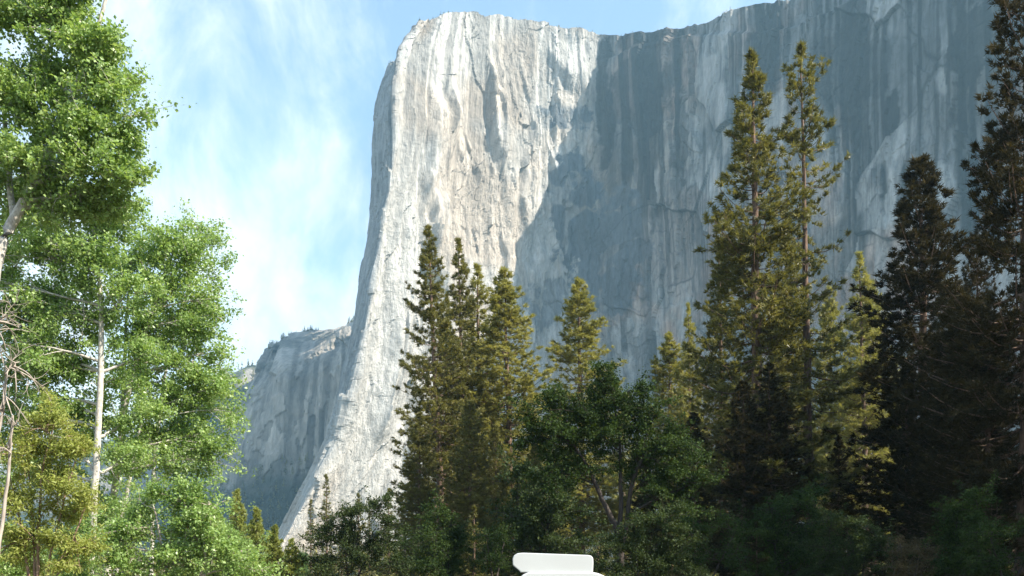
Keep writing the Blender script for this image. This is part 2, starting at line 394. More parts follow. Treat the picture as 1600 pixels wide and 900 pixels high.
# wooded hill far left
def build_hill():
    xs = np.linspace(-3300, -500, 160); ys = np.linspace(2500, 3500, 60)
    X, Y = np.meshgrid(xs, ys, indexing='ij')
    crest = np.interp(xs, [-3300, -1700, -1130, -980, -860, -700, -500], [200, 340, 520, 660, 715, 690, 660])
    prf = np.sin(np.clip((Y-2480)/520, 0, 1)*math.pi/2)**.9
    Z = crest[:, None]*prf+90*(fbm(X/260, Y/260, 4, 401)-.5)*prf
    c = np.ones(X.shape+(3,))*np.array([.04, .05, .03]); rk = sstep(.52, .62, fbm(X/160, Y/110, 4, 402))[..., None]
    c = c*(1-rk)+rk*np.array([.28, .26, .23])
    me = np_mesh('wooded_hill', np.stack([X, Y, Z], -1).reshape(-1, 3), [grid_faces(*X.shape)], True, {'rock': c.reshape(-1, 3)})
    tag(link('hill', me, M['rock_far']), 'far wooded hill beyond the distant cliff', 'hill', kind='structure')
    return X, Y, Z
HL = build_hill()

# ground
def build_ground():
    g = np.concatenate([np.linspace(-3500, -200, 60), np.linspace(-190, 190, 96), np.linspace(200, 3500, 60)])
    h = np.concatenate([np.linspace(-400, -30, 12), np.linspace(-20, 300, 110), np.linspace(310, 3600, 90)])
    X, Y = np.meshgrid(g, h, indexing='ij')
    Z = .25*(fbm(X/12, Y/12, 3, 501)-.5)*sstep(15, 40, Y)+sstep(350, 1400, Y)*26*(.5+fbm(X/140, Y/140, 3, 502))
    Z = np.where(Y < 300, Z-.05, Z)
    m, nt, N, Lk = new_mat('meadow_ground')
    tc = N.new('ShaderNodeTexCoord'); n = N.new('ShaderNodeTexNoise'); n.inputs['Scale'].default_value = .35; n.inputs['Detail'].default_value = 9; Lk.new(tc.outputs['Object'], n.inputs[0])
    rp = N.new('ShaderNodeValToRGB'); Lk.new(n.outputs[0], rp.inputs[0]); e = rp.color_ramp.elements
    e[0].position = .35; e[0].color = (.045, .05, .02, 1); e[1].position = .65; e[1].color = (.16, .125, .07, 1)
    b = N.new('ShaderNodeBsdfPrincipled'); b.inputs['Roughness'].default_value = .95; Lk.new(rp.outputs[0], b.inputs['Base Color'])
    bp = N.new('ShaderNodeBump'); bp.inputs['Distance'].default_value = .1; Lk.new(n.outputs[0], bp.inputs['Height']); Lk.new(bp.outputs[0], b.inputs['Normal'])
    o = N.new('ShaderNodeOutputMaterial'); Lk.new(b.outputs[0], o.inputs[0])
    tag(link('ground', np_mesh('valley_floor', np.stack([X, Y, Z], -1).reshape(-1, 3), [grid_faces(*X.shape)], True), m), kind='structure')
build_ground()

# ------------------------------------------------------------------ plant kit
class Geo:
    def __init__(s): s.V = []; s.T = []; s.Q = []; s.A = []; s.n = 0
    def add(s, V, T=None, Q=None, a=None):
        V = V.reshape(-1, 3)
        if T is not None and len(T): s.T.append(T+s.n)
        if Q is not None and len(Q): s.Q.append(Q+s.n)
        s.V.append(V); s.n += len(V); s.A.append(np.zeros(len(V)) if a is None else a)
    def mesh(s, name, smooth=False):
        f = []
        if s.T: f.append(np.concatenate(s.T))
        if s.Q: f.append(np.concatenate(s.Q))
        return np_mesh(name, np.concatenate(s.V), f, smooth, {'tint': np.concatenate(s.A)})

def nrm(v): return v/(np.linalg.norm(v, axis=-1, keepdims=True)+1e-9)

def tubes(g, P, Rd, k=5):
    """P (N,m,3) centre lines, Rd (N,m) radii"""
    P = np.asarray(P, float); Rd = np.asarray(Rd, float)
    if P.ndim == 2: P = P[None]; Rd = Rd[None]
    N, m, _ = P.shape
    if N == 0: return
    T = nrm(np.gradient(P, axis=1)); ref = np.where(np.abs(T[..., 2:3]) > .9, np.array([1., 0, 0]), np.array([0, 0, 1.]))
    A = nrm(np.cross(T, ref)); B = np.cross(T, A)
    th = np.arange(k)/k*2*math.pi
    ring = P[:, :, None]+Rd[:, :, None, None]*(A[:, :, None]*np.cos(th)[None, None, :, None]+B[:, :, None]*np.sin(th)[None, None, :, None])
    i = np.arange(N*m*k).reshape(N, m, k); j = np.roll(i, -1, 2)
    Q = np.stack([i[:, :-1], j[:, :-1], j[:, 1:], i[:, 1:]], -1).reshape(-1, 4)
    g.add(ring, Q=Q)

def blades(g, rng, C, Dr, n, length, width, spread, tint, up=.25):
    """needle tufts: n thin blades from every centre C (N,3), fanned around Dr (N,3)"""
    N = len(C)
    d = nrm(Dr[:, None]*1.0+rng.normal(size=(N, n, 3))*spread+np.array([0, 0, up]))
    l = length*(.6+.6*rng.random((N, n, 1)))
    side = nrm(np.cross(d, rng.normal(size=(N, n, 3))))*width*.5
    c = C[:, None]+rng.normal(size=(N, n, 3))*length*.16
    V = np.stack([c-side, c+side, c+d*l], 2)
    T = np.arange(N*n*3).reshape(-1, 3)
    a = np.repeat(np.clip(tint[:, None]+rng.normal(size=(N, n))*.14, 0, 1).ravel(), 3)
    g.add(V, T=T, a=a)

def leaves(g, rng, C, size, tint, upb=.6, aspect=.75):
    N = len(C)
    nz = nrm(rng.normal(size=(N, 3))*.75+np.array([0, 0, upb]))
    d = nrm(np.cross(nz, rng.normal(size=(N, 3)))); d = nrm(d+np.array([0, 0, -.25]))
    sd = nrm(np.cross(nz, d)); l = size*(.45+1.15*rng.random((N, 1))**1.6); w = l*aspect*.5
    fold = nz*l*.10
    V = np.stack([C, C+d*l*.45-sd*w+fold, C+d*l, C+d*l*.45+sd*w+fold], 1)
    Q = np.arange(N*4).reshape(-1, 4)
    g.add(V, Q=Q, a=np.repeat(np.clip(tint, 0, 1), 4))

def pine_proto(name, seed, H=40., W=4.0, cs=.2, r0=.42, dens=1., shape=.8, tuft=.42, nb=16, sparse=0., drop=.15, top=.06, dead=14, bw=.075, irr=.35, stag=.40):
    rng = np.random.default_rng(seed)
    gt, gc = Geo(), Geo()
    m = 22; tz = np.linspace(0, 1, m)
    wob = np.cumsum(rng.normal(size=(m, 2))*.035, 0)*H/40
    tp = np.stack([wob[:, 0], wob[:, 1], tz*H], 1)
    tr = r0*(1-tz)**.85+.02; tr[0] *= 1.25
    tubes(gt, tp, tr, 9)
    def tpos(f): return np.stack([np.interp(f, tz, tp[:, i]) for i in range(3)], -1)
    nbr = int(H*(1-cs)*6.2*dens)
    f = cs+(1-cs)*np.sort(rng.random(nbr))**1.0
    f = np.where(f > 1-top*.1, 1-top*.1, f)
    q = (f-cs)/(1-cs)                                  # 0 bottom of crown .. 1 tip
    env = np.clip((1-q), 0, 1)**shape*(.55+.45*sstep(0, .22, q))+top*.55
    az = rng.random(nbr)*2*math.pi
    clump = vn(f*H/2.6, az*0+seed, seed)*.6+vn(f*H/1.4+9, np.floor(az/1.6)*3.7, seed+5)*.7
    Ln = W*env*(1-irr+irr*1.6*clump)*(.65+.5*rng.random(nbr))
    if sparse: 
        keep = rng.random(nbr) > sparse*(1-.6*q); f, q, az, Ln = f[keep], q[keep], az[keep], Ln[keep]; nbr = len(f)
    el = R(-14)+R(52)*q**1.3+rng.normal(size=nbr)*R(8)
    dirv = np.stack([np.cos(az)*np.cos(el), np.sin(az)*np.cos(el), np.sin(el)], 1)
    mm = 6; ss = np.linspace(0, 1, mm)
    st = tpos(f)
    sag = (-drop*np.sin(ss*math.pi)[None]+.16*(ss**2)[None])*Ln[:, None]
    bend = rng.normal(size=(nbr, 1, 3))*(.10*Ln[:, None, None])*(ss**2)[None, :, None]; bend[..., 2] *= .4
    P = st[:, None]+dirv[:, None]*(Ln[:, None]*ss[None])[..., None]+bend; P[..., 2] += sag
    rb = (.012+.012*Ln)[:, None]*(1-.8*ss)[None]
    tubes(gt, P, rb, 4)
    # tufts on the outer part of each branch with side shoots
    C = []; Dv = []; Tn = []
    cnt = np.maximum(2, (Ln/(stag)*1.9).astype(int)+1)
    for i in range(nbr):
        k = cnt[i]
        sv = 1-(1-.22)*rng.random(k)**1.25 if Ln[i] > 1.2 else .35+.7*rng.random(k)
        pos = np.stack([np.interp(sv, ss, P[i, :, j]) for j in range(3)], 1)
        tang = nrm(P[i, -1]-P[i, 0])
        lat = nrm(np.cross(tang, [0, 0, 1.]))
        off = (rng.random(k)-.5)*2*np.clip((1.15-sv), .0, 1)*Ln[i]*.55
        pos = pos+lat[None]*off[:, None]; pos[:, 2] += rng.normal(size=k)*.10*tuft/.42
        C.append(pos); Dv.append(nrm(tang[None]*.8+lat[None]*np.sign(off)[:, None]*.45+np.array([0, 0, .25])))
        Tn.append(np.full(k, .25+.5*rng.random())+rng.normal(size=k)*.1)
    C = np.concatenate(C); Dv = np.concatenate(Dv); Tn = np.concatenate(Tn)
    # leader
    lead = tpos(1-np.linspace(0, top*.45, 10)); C = np.concatenate([C, lead]); Dv = np.concatenate([Dv, np.tile([0, 0, 1.], (10, 1))]); Tn = np.concatenate([Tn, np.full(10, .6)])
    blades(gc, rng, C, Dv, nb+3, tuft*.80, bw*1.05, .85, Tn)
    # dead twigs on the bare stem
    if dead:
        fd = cs*(.35+.75*rng.random(dead)); azd = rng.random(dead)*2*math.pi; ld = W*(.25+.45*rng.random(dead))
        dd = np.stack([np.cos(azd), np.sin(azd), -.25+.3*rng.random(dead)], 1)
        Pd = tpos(fd)[:, None]+dd[:, None]*(ld[:, None]*ss[None])[..., None]; Pd[..., 2] -= (ss**2)[None]*ld[:, None]*.25
        tubes(gt, Pd, .03*(1-.8*ss)[None]*np.ones((dead, 1)), 4)
    return dict(trunk=gt.mesh(name+'_trunk', True), crown=gc.mesh(name+'_crown'), H=H)

def place(kind, label, cat, pr, px, Y, py_top, lmat, bmat, rot=0, lean=0., group=None, wide=1., z0=-.1):
    """put a tree so that its top stands at photo row py_top when seen from the photo's place; lean = photo px its top is off its base"""
    h = wz(py_top, Y)-z0
    e = empty(kind, (wx(px, Y), Y, z0), label, cat, group)
    s = h/(pr['H']+.8)
    wide *= 1.15; e.scale = (s*wide, s*wide, s)
    e.rotation_euler = (0, math.atan(lean/(F*h/Y)), rot)
    e.rotation_mode = 'ZYX'
    for p, m in (('trunk', bmat), ('crown', lmat)):
        o = bpy.data.objects.new(p, pr[p]); COL.objects.link(o); o.parent = e
        if len(pr[p].materials) == 0: pr[p].materials.append(m)
        if pr[p].materials[0] is not m:
            o.material_slots[0].link = 'OBJECT'; o.material_slots[0].material = m
    return e

def broadleaf(name, seed, Y, base_px, stems, lobes, leaf=.11, per=55, crad=.42, r0=.2, tw=.012, upb=.6, aspect=.75, bare=0, z0=-.1):
    """stems: polylines [(px,py,dy,r)], lobes: (px,py,rx,ry,n[,dy]) in photo units at distance Y; dy metres toward(-)/away(+)"""
    rng = np.random.default_rng(seed); gt, gc = Geo(), Geo()
    bx = wx(base_px, Y)
    def pt(px, py, dy=0): return np.array([wx(px, Y)*(Y+dy)/Y-bx, dy, wz(py, Y)*1.0-z0+0*dy])
    nodes = []; nr = []
    for stl in stems:
        p = np.array([pt(a[0], a[1], a[2]) for a in stl]); r = np.array([a[3] for a in stl])
        u = np.linspace(0, 1, len(p)); uu = np.linspace(0, 1, 6*len(p))
        pp = np.stack([np.interp(uu, u, p[:, i]) for i in range(3)], 1); rr = np.interp(uu, u, r)
        pp = smooth_u(pp, 3); pp += np.cumsum(rng.normal(size=pp.shape)*.012, 0)
        tubes(gt, pp, rr, 8); nodes.append(pp[2:]); nr.append(rr[2:])
    SN = np.concatenate(nodes); SR = np.concatenate(nr)
    tw_s, tw_e = [], []; lc = []; lt = []
    for lb in lobes:
        px, py, rx, ry, n = lb[:5]; dy = lb[5] if len(lb) > 5 else 0.
        c = pt(px, py, dy); rad = np.array([rx/F*Y, .8*(rx+ry)*.5/F*Y, ry/F*Y])
        cost = np.linalg.norm(SN-c, axis=1)+np.where(SN[:, 2] > c[2]-.2*rad[2], 2.5*(SN[:, 2]-c[2]+.2*rad[2]), 0)
        j = int(np.argmin(cost)); a = SN[j]; d = c-a
        uu = np.linspace(0, 1, 9)[:, None]
        mid = a+d*.5+np.array([0, 0, .12*np.linalg.norm(d)])
        limb = (1-uu)**2*a+2*uu*(1-uu)*mid+uu**2*(c+np.array([0, 0, .35*rad[2]]))
        limb += np.cumsum(rng.normal(size=limb.shape)*.03, 0)*(uu > 0)
        r = np.linspace(min(SR[j]*.6, .09), .02, 9); tubes(gt, limb, r, 5)
        # secondary limbs: sprays that reach unevenly past the lobe
        m = max(4, int(n/4.2)); dirs = nrm(rng.normal(size=(m, 3))+np.array([0, 0, .18]))
        tip = c+dirs*rad*(.62+.75*rng.random((m, 1))**1.5)
        k0 = rng.integers(3, 9, m); a2 = limb[k0]; u5 = np.linspace(0, 1, 8)[None, :, None]
        md = (a2+tip)/2+np.array([0, 0, .12])*np.linalg.norm(tip-a2, axis=1)[:, None]+rng.normal(size=(m, 3))*.12
        P = (1-u5)**2*a2[:, None]+2*u5*(1-u5)*md[:, None]+u5**2*tip[:, None]
        tubes(gt, P, np.linspace(.024, .006, 8)[None]*np.ones((m, 1)), 4)
        bi = rng.integers(0, m, n); uq = .25+.75*rng.random(n)**.8
        fi = uq*7; i0 = np.minimum(fi.astype(int), 6); fr = (fi-i0)[:, None]
        root = P[bi, i0]*(1-fr)+P[bi, i0+1]*fr; axis = nrm(P[bi, i0+1]-P[bi, i0])
        q = root+(axis*.7+rng.normal(size=(n, 3))*.75+np.array([0, 0, .25]))*crad*(.5+.9*rng.random((n, 1)))
        tw_s.append(root); tw_e.append(q)
        btone = .5+.30*(rng.random(m)-.5)
        for b in range(n):
            if rng.random() < bare: continue
            k = int(per*(.5+1.0*rng.random()))
            sz = crad*(1.05-.55*uq[b])
            s = rng.random((k, 1))
            pos = root[b]*(1-s)+(q[b]*1.25-root[b]*.25)*s+rng.normal(size=(k, 3))*sz*np.array([.8, .8, .55])*(1-.35*s)
            lc.append(pos); lt.append(btone[bi[b]]+rng.normal(size=k)*.17)
    a = np.concatenate(tw_s); e = np.concatenate(tw_e); u4 = np.linspace(0, 1, 5)[None, :, None]
    md = (a+e)/2+rng.normal(size=a.shape)*.12*np.linalg.norm(e-a, axis=1)[:, None]
    P = (1-u4)**2*a[:, None]+2*u4*(1-u4)*md[:, None]+u4**2*e[:, None]
    tubes(gt, P, np.linspace(tw, tw*.4, 5)[None]*np.ones((len(a), 1)), 3)
    if lc: leaves(gc, rng, np.concatenate(lc), leaf, np.concatenate(lt), upb, aspect)
    return dict(trunk=gt.mesh(name+'_trunk', True), crown=gc.mesh(name+'_crown') if lc else None, bx=bx, Y=Y, z0=z0)

def put_broad(kind, label, cat, pr, lmat, bmat, group=None):
    e = empty(kind, (pr['bx'], pr['Y'], pr['z0']), label, cat, group)
    link('trunk', pr['trunk'], bmat, e)
    if pr['crown']: link('crown', pr['crown'], lmat, e)
    return e

def put_again(kind, label, cat, pr, px, Y, lmat, bmat, s=1., rot=0, group=None, sz=None):
    e = empty(kind, (wx(px, Y), Y, pr['z0']), label, cat, group); e.scale = (s, s, sz or s); e.rotation_euler = (0, 0, rot)
    for p, m in (('trunk', bmat), ('crown', lmat)):
        o = bpy.data.objects.new(p, pr[p]); COL.objects.link(o); o.parent = e
        if len(pr[p].materials) == 0: pr[p].materials.append(m)
        if pr[p].materials[0] is not m:
            o.material_slots[0].link = 'OBJECT'; o.material_slots[0].material = m
    return e

# ------------------------------------------------------------------ the pines
P_dense = pine_proto('dense_pine', 11, 40, 5.6, .10, .42, 1.4, .75, .46, 17, irr=.36)
P_cone  = pine_proto('cone_pine', 12, 40, 6.2, .20, .36, 1.6, .85, .44, 17, irr=.25)
P_cone2 = pine_proto('cone_pine_slim', 13, 38, 5.0, .18, .33, 1.4, .9, .44, 17, irr=.26)
P_open  = pine_proto('open_pine', 14, 44, 4.4, .22, .38, .95, .55, .46, 17, sparse=.62, irr=.6, dead=26)
P_big   = pine_proto('big_pine', 15, 45, 6.3, .08, .48, 1.2, .85, .48, 17, irr=.5)
P_round = pine_proto('round_pine', 16, 35, 5.6, .12, .40, 1.75, .72, .48, 18, irr=.5)
P_wide  = pine_proto('wide_pine', 17, 44, 6.8, .06, .5, 1.25, .6, .50, 16, irr=.45)
P_young = pine_proto('young_pine', 18, 12, 2.0, .06, .13, 1.5, .9, .34, 14, dead=5)
P_fir   = pine_proto('slim_fir', 19, 30, 3.0, .05, .28, .75, .95, .62, 12, bw=.13, dead=4, stag=.75)
P_fir2  = pine_proto('broad_fir', 20, 28, 3.8, .06, .28, .75, .8, .66, 12, bw=.13, dead=4, irr=.5, stag=.75)

P_bush  = pine_proto('bushy_conifer', 21, 11, 3.4, .02, .16, 2.6, .85, .42, 16, bw=.10, dead=0, irr=.3, stag=.45)
pd, pl, pm, bk = M['pine_shade'], M['pine_lit'], M['pine'], M['bark']
T = place
g1 = 'tall pines in the middle clump'
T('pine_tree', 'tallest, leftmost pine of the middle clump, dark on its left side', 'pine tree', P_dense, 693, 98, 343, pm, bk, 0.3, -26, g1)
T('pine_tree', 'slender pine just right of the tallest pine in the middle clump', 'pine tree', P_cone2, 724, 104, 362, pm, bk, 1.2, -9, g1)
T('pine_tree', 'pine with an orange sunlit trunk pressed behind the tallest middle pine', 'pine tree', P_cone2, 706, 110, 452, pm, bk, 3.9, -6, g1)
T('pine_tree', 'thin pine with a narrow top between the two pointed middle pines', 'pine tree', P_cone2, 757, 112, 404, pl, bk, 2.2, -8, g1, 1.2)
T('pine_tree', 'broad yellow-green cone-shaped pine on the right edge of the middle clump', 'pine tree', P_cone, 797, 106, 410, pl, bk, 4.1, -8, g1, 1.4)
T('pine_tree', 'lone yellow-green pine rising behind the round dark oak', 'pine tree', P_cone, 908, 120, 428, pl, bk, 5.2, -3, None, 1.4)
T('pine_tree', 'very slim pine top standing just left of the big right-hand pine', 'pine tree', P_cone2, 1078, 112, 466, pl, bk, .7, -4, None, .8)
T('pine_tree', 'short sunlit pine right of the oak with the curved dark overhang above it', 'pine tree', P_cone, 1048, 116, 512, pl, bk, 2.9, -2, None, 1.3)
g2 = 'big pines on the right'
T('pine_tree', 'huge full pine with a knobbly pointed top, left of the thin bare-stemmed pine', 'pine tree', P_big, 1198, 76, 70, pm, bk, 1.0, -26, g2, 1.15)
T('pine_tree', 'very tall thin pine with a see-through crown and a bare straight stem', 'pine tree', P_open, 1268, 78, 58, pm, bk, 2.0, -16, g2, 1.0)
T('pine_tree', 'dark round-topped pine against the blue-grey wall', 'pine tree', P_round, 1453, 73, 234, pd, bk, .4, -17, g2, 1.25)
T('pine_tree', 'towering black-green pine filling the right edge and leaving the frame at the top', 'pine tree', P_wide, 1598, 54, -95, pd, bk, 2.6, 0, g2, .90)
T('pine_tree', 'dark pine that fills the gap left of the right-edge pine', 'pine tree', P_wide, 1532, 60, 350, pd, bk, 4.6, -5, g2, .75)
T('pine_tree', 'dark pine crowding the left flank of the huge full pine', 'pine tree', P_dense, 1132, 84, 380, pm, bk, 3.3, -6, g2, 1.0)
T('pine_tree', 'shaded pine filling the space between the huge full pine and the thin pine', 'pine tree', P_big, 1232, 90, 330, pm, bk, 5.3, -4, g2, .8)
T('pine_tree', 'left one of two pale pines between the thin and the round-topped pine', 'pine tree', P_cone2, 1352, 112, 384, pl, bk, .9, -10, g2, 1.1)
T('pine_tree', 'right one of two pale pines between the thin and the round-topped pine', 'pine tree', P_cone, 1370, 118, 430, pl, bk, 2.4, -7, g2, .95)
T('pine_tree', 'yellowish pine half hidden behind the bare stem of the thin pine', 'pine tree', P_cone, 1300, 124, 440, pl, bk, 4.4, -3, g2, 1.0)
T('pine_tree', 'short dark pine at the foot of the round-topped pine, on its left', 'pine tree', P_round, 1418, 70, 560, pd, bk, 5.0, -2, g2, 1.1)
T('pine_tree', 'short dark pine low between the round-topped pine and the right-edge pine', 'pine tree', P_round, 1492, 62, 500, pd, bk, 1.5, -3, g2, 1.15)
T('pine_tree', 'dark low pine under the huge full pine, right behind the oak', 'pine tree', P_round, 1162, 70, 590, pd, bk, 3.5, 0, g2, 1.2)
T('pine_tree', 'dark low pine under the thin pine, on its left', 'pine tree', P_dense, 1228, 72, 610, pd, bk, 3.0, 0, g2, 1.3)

# farther pines seen between the trunks
rng = random.Random(5)
lab_far = 'sunlit pine standing far back between the darker trunks'
for i in range(30):
    px = 640+i*33+rng.uniform(-12, 12); Y = rng.uniform(135, 230)
    top = rng.uniform(560, 690) if px > 1000 else rng.uniform(620, 740)
    if 560 < px < 660 or 800 < px < 880: top = max(top, 700)
    if 985 < px < 1035: top = max(top, 690)
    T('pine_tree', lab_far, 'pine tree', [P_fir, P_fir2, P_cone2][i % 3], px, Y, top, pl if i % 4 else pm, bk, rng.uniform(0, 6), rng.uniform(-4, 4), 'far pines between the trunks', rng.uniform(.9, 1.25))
for k, (px, Y, top, pr, w, lab) in enumerate([
    (655, 92, 640, P_round, 1.1, 'low dark pine at the left foot of the middle clump'), (735, 88, 620, P_round, 1.1, 'low dark pine in the heart of the middle clump'), (775, 92, 660, P_round, 1.0, 'low dark pine left of the pale trunk of the cone-shaped pine'),
    (835, 86, 690, P_round, 1.1, 'low dark pine right of the cone-shaped pine, under the oak leaves'), (1010, 84, 720, P_round, 1.3, 'low dark pine behind the right limb of the oak'), (1085, 78, 640, P_round, 1.2, 'low dark pine left of the huge full pine, behind the oak'),
    (1205, 70, 560, P_dense, 1.5, 'low broad dark pine before the trunk of the huge full pine'), (1310, 84, 680, P_round, 1.1, 'low dark pine left of the two pale pines'), (1545, 56, 480, P_wide, 1.2, 'low broad dark pine just left of the right-edge trunk'),
    (1478, 66, 470, P_wide, .85, 'broad dark pine between the round-topped and the right-edge pine')]):
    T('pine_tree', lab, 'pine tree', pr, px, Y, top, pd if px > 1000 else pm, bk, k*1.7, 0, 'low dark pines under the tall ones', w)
# the forest goes on to the right of the frame and shades the dark pines
for i, (x, y, h) in enumerate([(46, 60, 44), (58, 52, 46), (52, 40, 45), (66, 70, 44), (44, 34, 40), (60, 88, 43), (72, 46, 46), (50, 74, 42), (78, 62, 45)]):
    e = T('pine_tree', 'forest pine beyond the right edge of the view', 'pine tree', [P_wide, P_big][i % 2], CX+F*x/y, y, HY-F*(h-EYE)/y, pd, bk, i*1.3, 0, 'forest beyond the right edge')

for i, (x, y, h) in enumerate([(-18, -22, 40), (-6, -30, 44), (6, -18, 42), (16, -28, 45), (26, -16, 43), (36, -26, 44), (24, -40, 45), (-28, -36, 42), (46, -14, 44), (2, -44, 45), (58, -30, 44), (40, 4, 38)]):  # unseen pines, added to cut the skylight on the forest front
    e = empty('pine_tree', (x, y, -.1), 'forest pine beyond the right edge of the view', 'pine tree', 'forest beyond the right edge'); e['label'] = 'unseen pine added behind the viewpoint to block skylight'; e['group'] = 'pines added behind the viewpoint'
    pr = [P_wide, P_big][i % 2]; e.scale = (h/pr['H'],)*3; e.rotation_euler = (0, 0, i*1.1)
    for p in ('trunk', 'crown'):
        o = bpy.data.objects.new(p, pr[p]); COL.objects.link(o); o.parent = e
# conifers at the foot of the cliff
g3 = 'small firs at the foot of the sunlit prow'
for px, top, Y, pr, w, lab in [
    (486, 778, 250, P_fir, 1.0, 'leftmost tiny fir at the very foot of the sunlit prow'),
    (510, 738, 240, P_fir, .95, 'tallest slim fir before the foot of the sunlit prow'),
    (534, 790, 260, P_fir2, .8, 'tiny fir right of the tallest fir at the foot of the prow'),
    (561, 768, 230, P_fir2, .9, 'bushy fir rising behind the dark shrubs at the foot of the prow'),
    (577, 782, 250, P_fir, .7, 'slim little fir squeezed beside the bushy fir at the foot of the prow'),
    (608, 760, 170, P_fir, 1.2, 'green fir tucked against the left foot of the middle pine clump')]:
    T('fir_tree', lab, 'fir tree', pr, px, Y, top, pm, bk, px*.1, 0, g3, w*1.25)
g4 = 'young sunlit conifers right of the cottonwoods'
for px, top, Y, w, lab in [
    (370, 756, 70, .75, 'slim sunlit young conifer touching the cottonwood leaves'),
    (401, 785, 66, .85, 'pointed sunlit young conifer in the middle of the small pale group'),
    (430, 814, 64, 1.0, 'low round sunlit conifer right of the pointed one'),
    (455, 836, 62, 1.1, 'lowest pale conifer beside the dark shrub under the prow'),
    (345, 800, 72, 1.0, 'pale conifer mostly hidden behind the low cottonwood shoots')]:
    T('young_conifer', lab, 'conifer', P_bush, px, Y, top, M['young'], bk, px*.3, 0, g4, w*.9)

# ------------------------------------------------------------------ broadleaf trees on the left
wh, gr = M['bark_wh'], M['bark_gr']
A = broadleaf('near_cottonwood', 31, 30, -70,
    [[(-70, 915, 0, .30), (-45, 640, 0, .25), (0, 385, 0, .19), (45, 310, 0, .155), (95, 190, .3, .12), (150, 55, .3, .08), (185, -70, .3, .04)],
     [(20, 345, 0, .12), (10, 220, .8, .09), (-10, 60, 1, .05)]],
    [(60, 30, 75, 60, 95), (145, 100, 58, 42, 70), (30, 130, 75, 60, 90), (110, 185, 72, 46, 85), (180, 150, 42, 36, 42), (192, 222, 36, 28, 34), (135, 262, 66, 38, 62), (150, 310, 60, 30, 50, .6), (85, 315, 60, 30, 46, .6), (20, 300, 60, 40, 40, 1.2),
     (55, 255, 66, 44, 66), (-30, 40, 80, 90, 70), (-30, 200, 70, 80, 50), (105, -40, 45, 60, 50), (-20, -80, 90, 60, 40), (212, 180, 20, 16, 10), (115, 40, 34, 34, 30), (80, 110, 60, 60, 60, 1.2), (40, 220, 70, 60, 50, 1.5),
     (200, 275, 30, 22, 20), (175, 85, 26, 20, 16), (205, 130, 18, 16, 8)],
    leaf=.12, per=84, crad=.38)
put_broad('cottonwood_tree', 'nearest cottonwood, its pale trunk leaning right and its crown leaving the frame', 'tree', A, M['leaf'], wh, 'cottonwoods on the left')
B = broadleaf('slim_cottonwood', 32, 42, 138,
    [[(138, 915, 0, .19), (146, 780, 0, .17), (150, 690, 0, .16), (156, 570, 0, .14), (158, 470, 0, .11), (150, 390, 0, .08), (140, 320, 0, .04)]],
    [(110, 345, 85, 50, 80), (50, 410, 75, 55, 80), (150, 415, 70, 58, 80), (95, 490, 80, 55, 85), (20, 345, 60, 55, 60), (195, 350, 55, 42, 56), (40, 555, 65, 45, 50, -.5),
     (195, 475, 58, 48, 60), (225, 570, 46, 42, 36, .6), (-30, 460, 60, 80, 45), (100, 570, 46, 34, 30, .8), (195, 730, 45, 38, 30, .8), (150, 660, 50, 60, 40, 1.2), (210, 660, 40, 50, 36, 1.2), (140, 800, 50, 60, 40, 1.2), (200, 820, 50, 50, 40, 1.2), (30, 740, 60, 60, 40, 2.0), (0, 540, 60, 60, 60, 2.2), (-10, 400, 60, 60, 60, 2.5), (40, 460, 60, 50, 60, 2.5), (5, 485, 60, 40, 50, 2.0), (75, 560, 50, 40, 40, 2.3), (20, 620, 60, 50, 50, 2.2), (-20, 680, 60, 60, 50, 2.2), (100, 640, 60, 50, 50, 1.5), (30, 650, 60, 50, 40, 1.5), (60, 480, 80, 70, 60, 1.8), (160, 600, 60, 60, 40, 1.8), (120, 720, 70, 50, 40, 1.6)],
    leaf=.13, per=82, crad=.47)
put_broad('cottonwood_tree', 'straight slim cottonwood, its white trunk left of the bent one', 'tree', B, M['leaf'], wh, 'cottonwoods on the left')
C_ = broadleaf('bent_cottonwood', 33, 46, 166,
    [[(166, 915, 0, .21), (174, 800, 0, .19), (186, 700, 0, .17), (193, 640, 0, .15), (220, 540, 0, .11), (252, 440, 0, .08), (285, 360, 0, .04)],
     [(190, 660, 0, .12), (196, 560, .6, .09), (205, 430, .8, .05)], [(180, 905, -.6, .13), (188, 810, -.8, .12), (206, 720, -.8, .09), (222, 640, -.6, .05)]],
    [(250, 385, 60, 42, 64), (300, 415, 44, 44, 46), (275, 470, 64, 48, 70), (325, 505, 38, 40, 40), (235, 540, 64, 48, 64), (298, 580, 56, 44, 60), (338, 620, 38, 32, 34),
     (255, 640, 60, 46, 56), (325, 690, 38, 32, 34), (230, 720, 48, 40, 34), (285, 725, 46, 38, 40), (352, 560, 22, 24, 14), (342, 470, 22, 26, 12), (205, 420, 48, 44, 40), (250, 590, 70, 70, 60, 1.8), (290, 500, 60, 70, 50, 1.8), (270, 690, 70, 60, 50, 1.8),
     (358, 655, 22, 16, 10), (345, 725, 24, 16, 10)],
    leaf=.135, per=80, crad=.5)
put_broad('cottonwood_tree', 'cottonwood with a bent white trunk, crown reaching toward the far cliff', 'tree', C_, M['leaf'], wh, 'cottonwoods on the left')
D_ = broadleaf('airy_cottonwood', 34, 58, 236,
    [[(236, 915, 0, .16), (240, 720, 0, .13), (262, 560, 0, .1), (300, 430, 0, .06), (325, 370, 0, .03)]],
    [(325, 390, 34, 40, 26), (295, 360, 32, 30, 20), (348, 440, 24, 40, 18), (300, 500, 45, 50, 40), (345, 650, 32, 55, 34), (290, 650, 50, 60, 44), (360, 600, 18, 24, 12), (250, 560, 60, 80, 50), (220, 680, 60, 70, 50), (300, 740, 60, 40, 40)],
    leaf=.14, per=60, crad=.55)
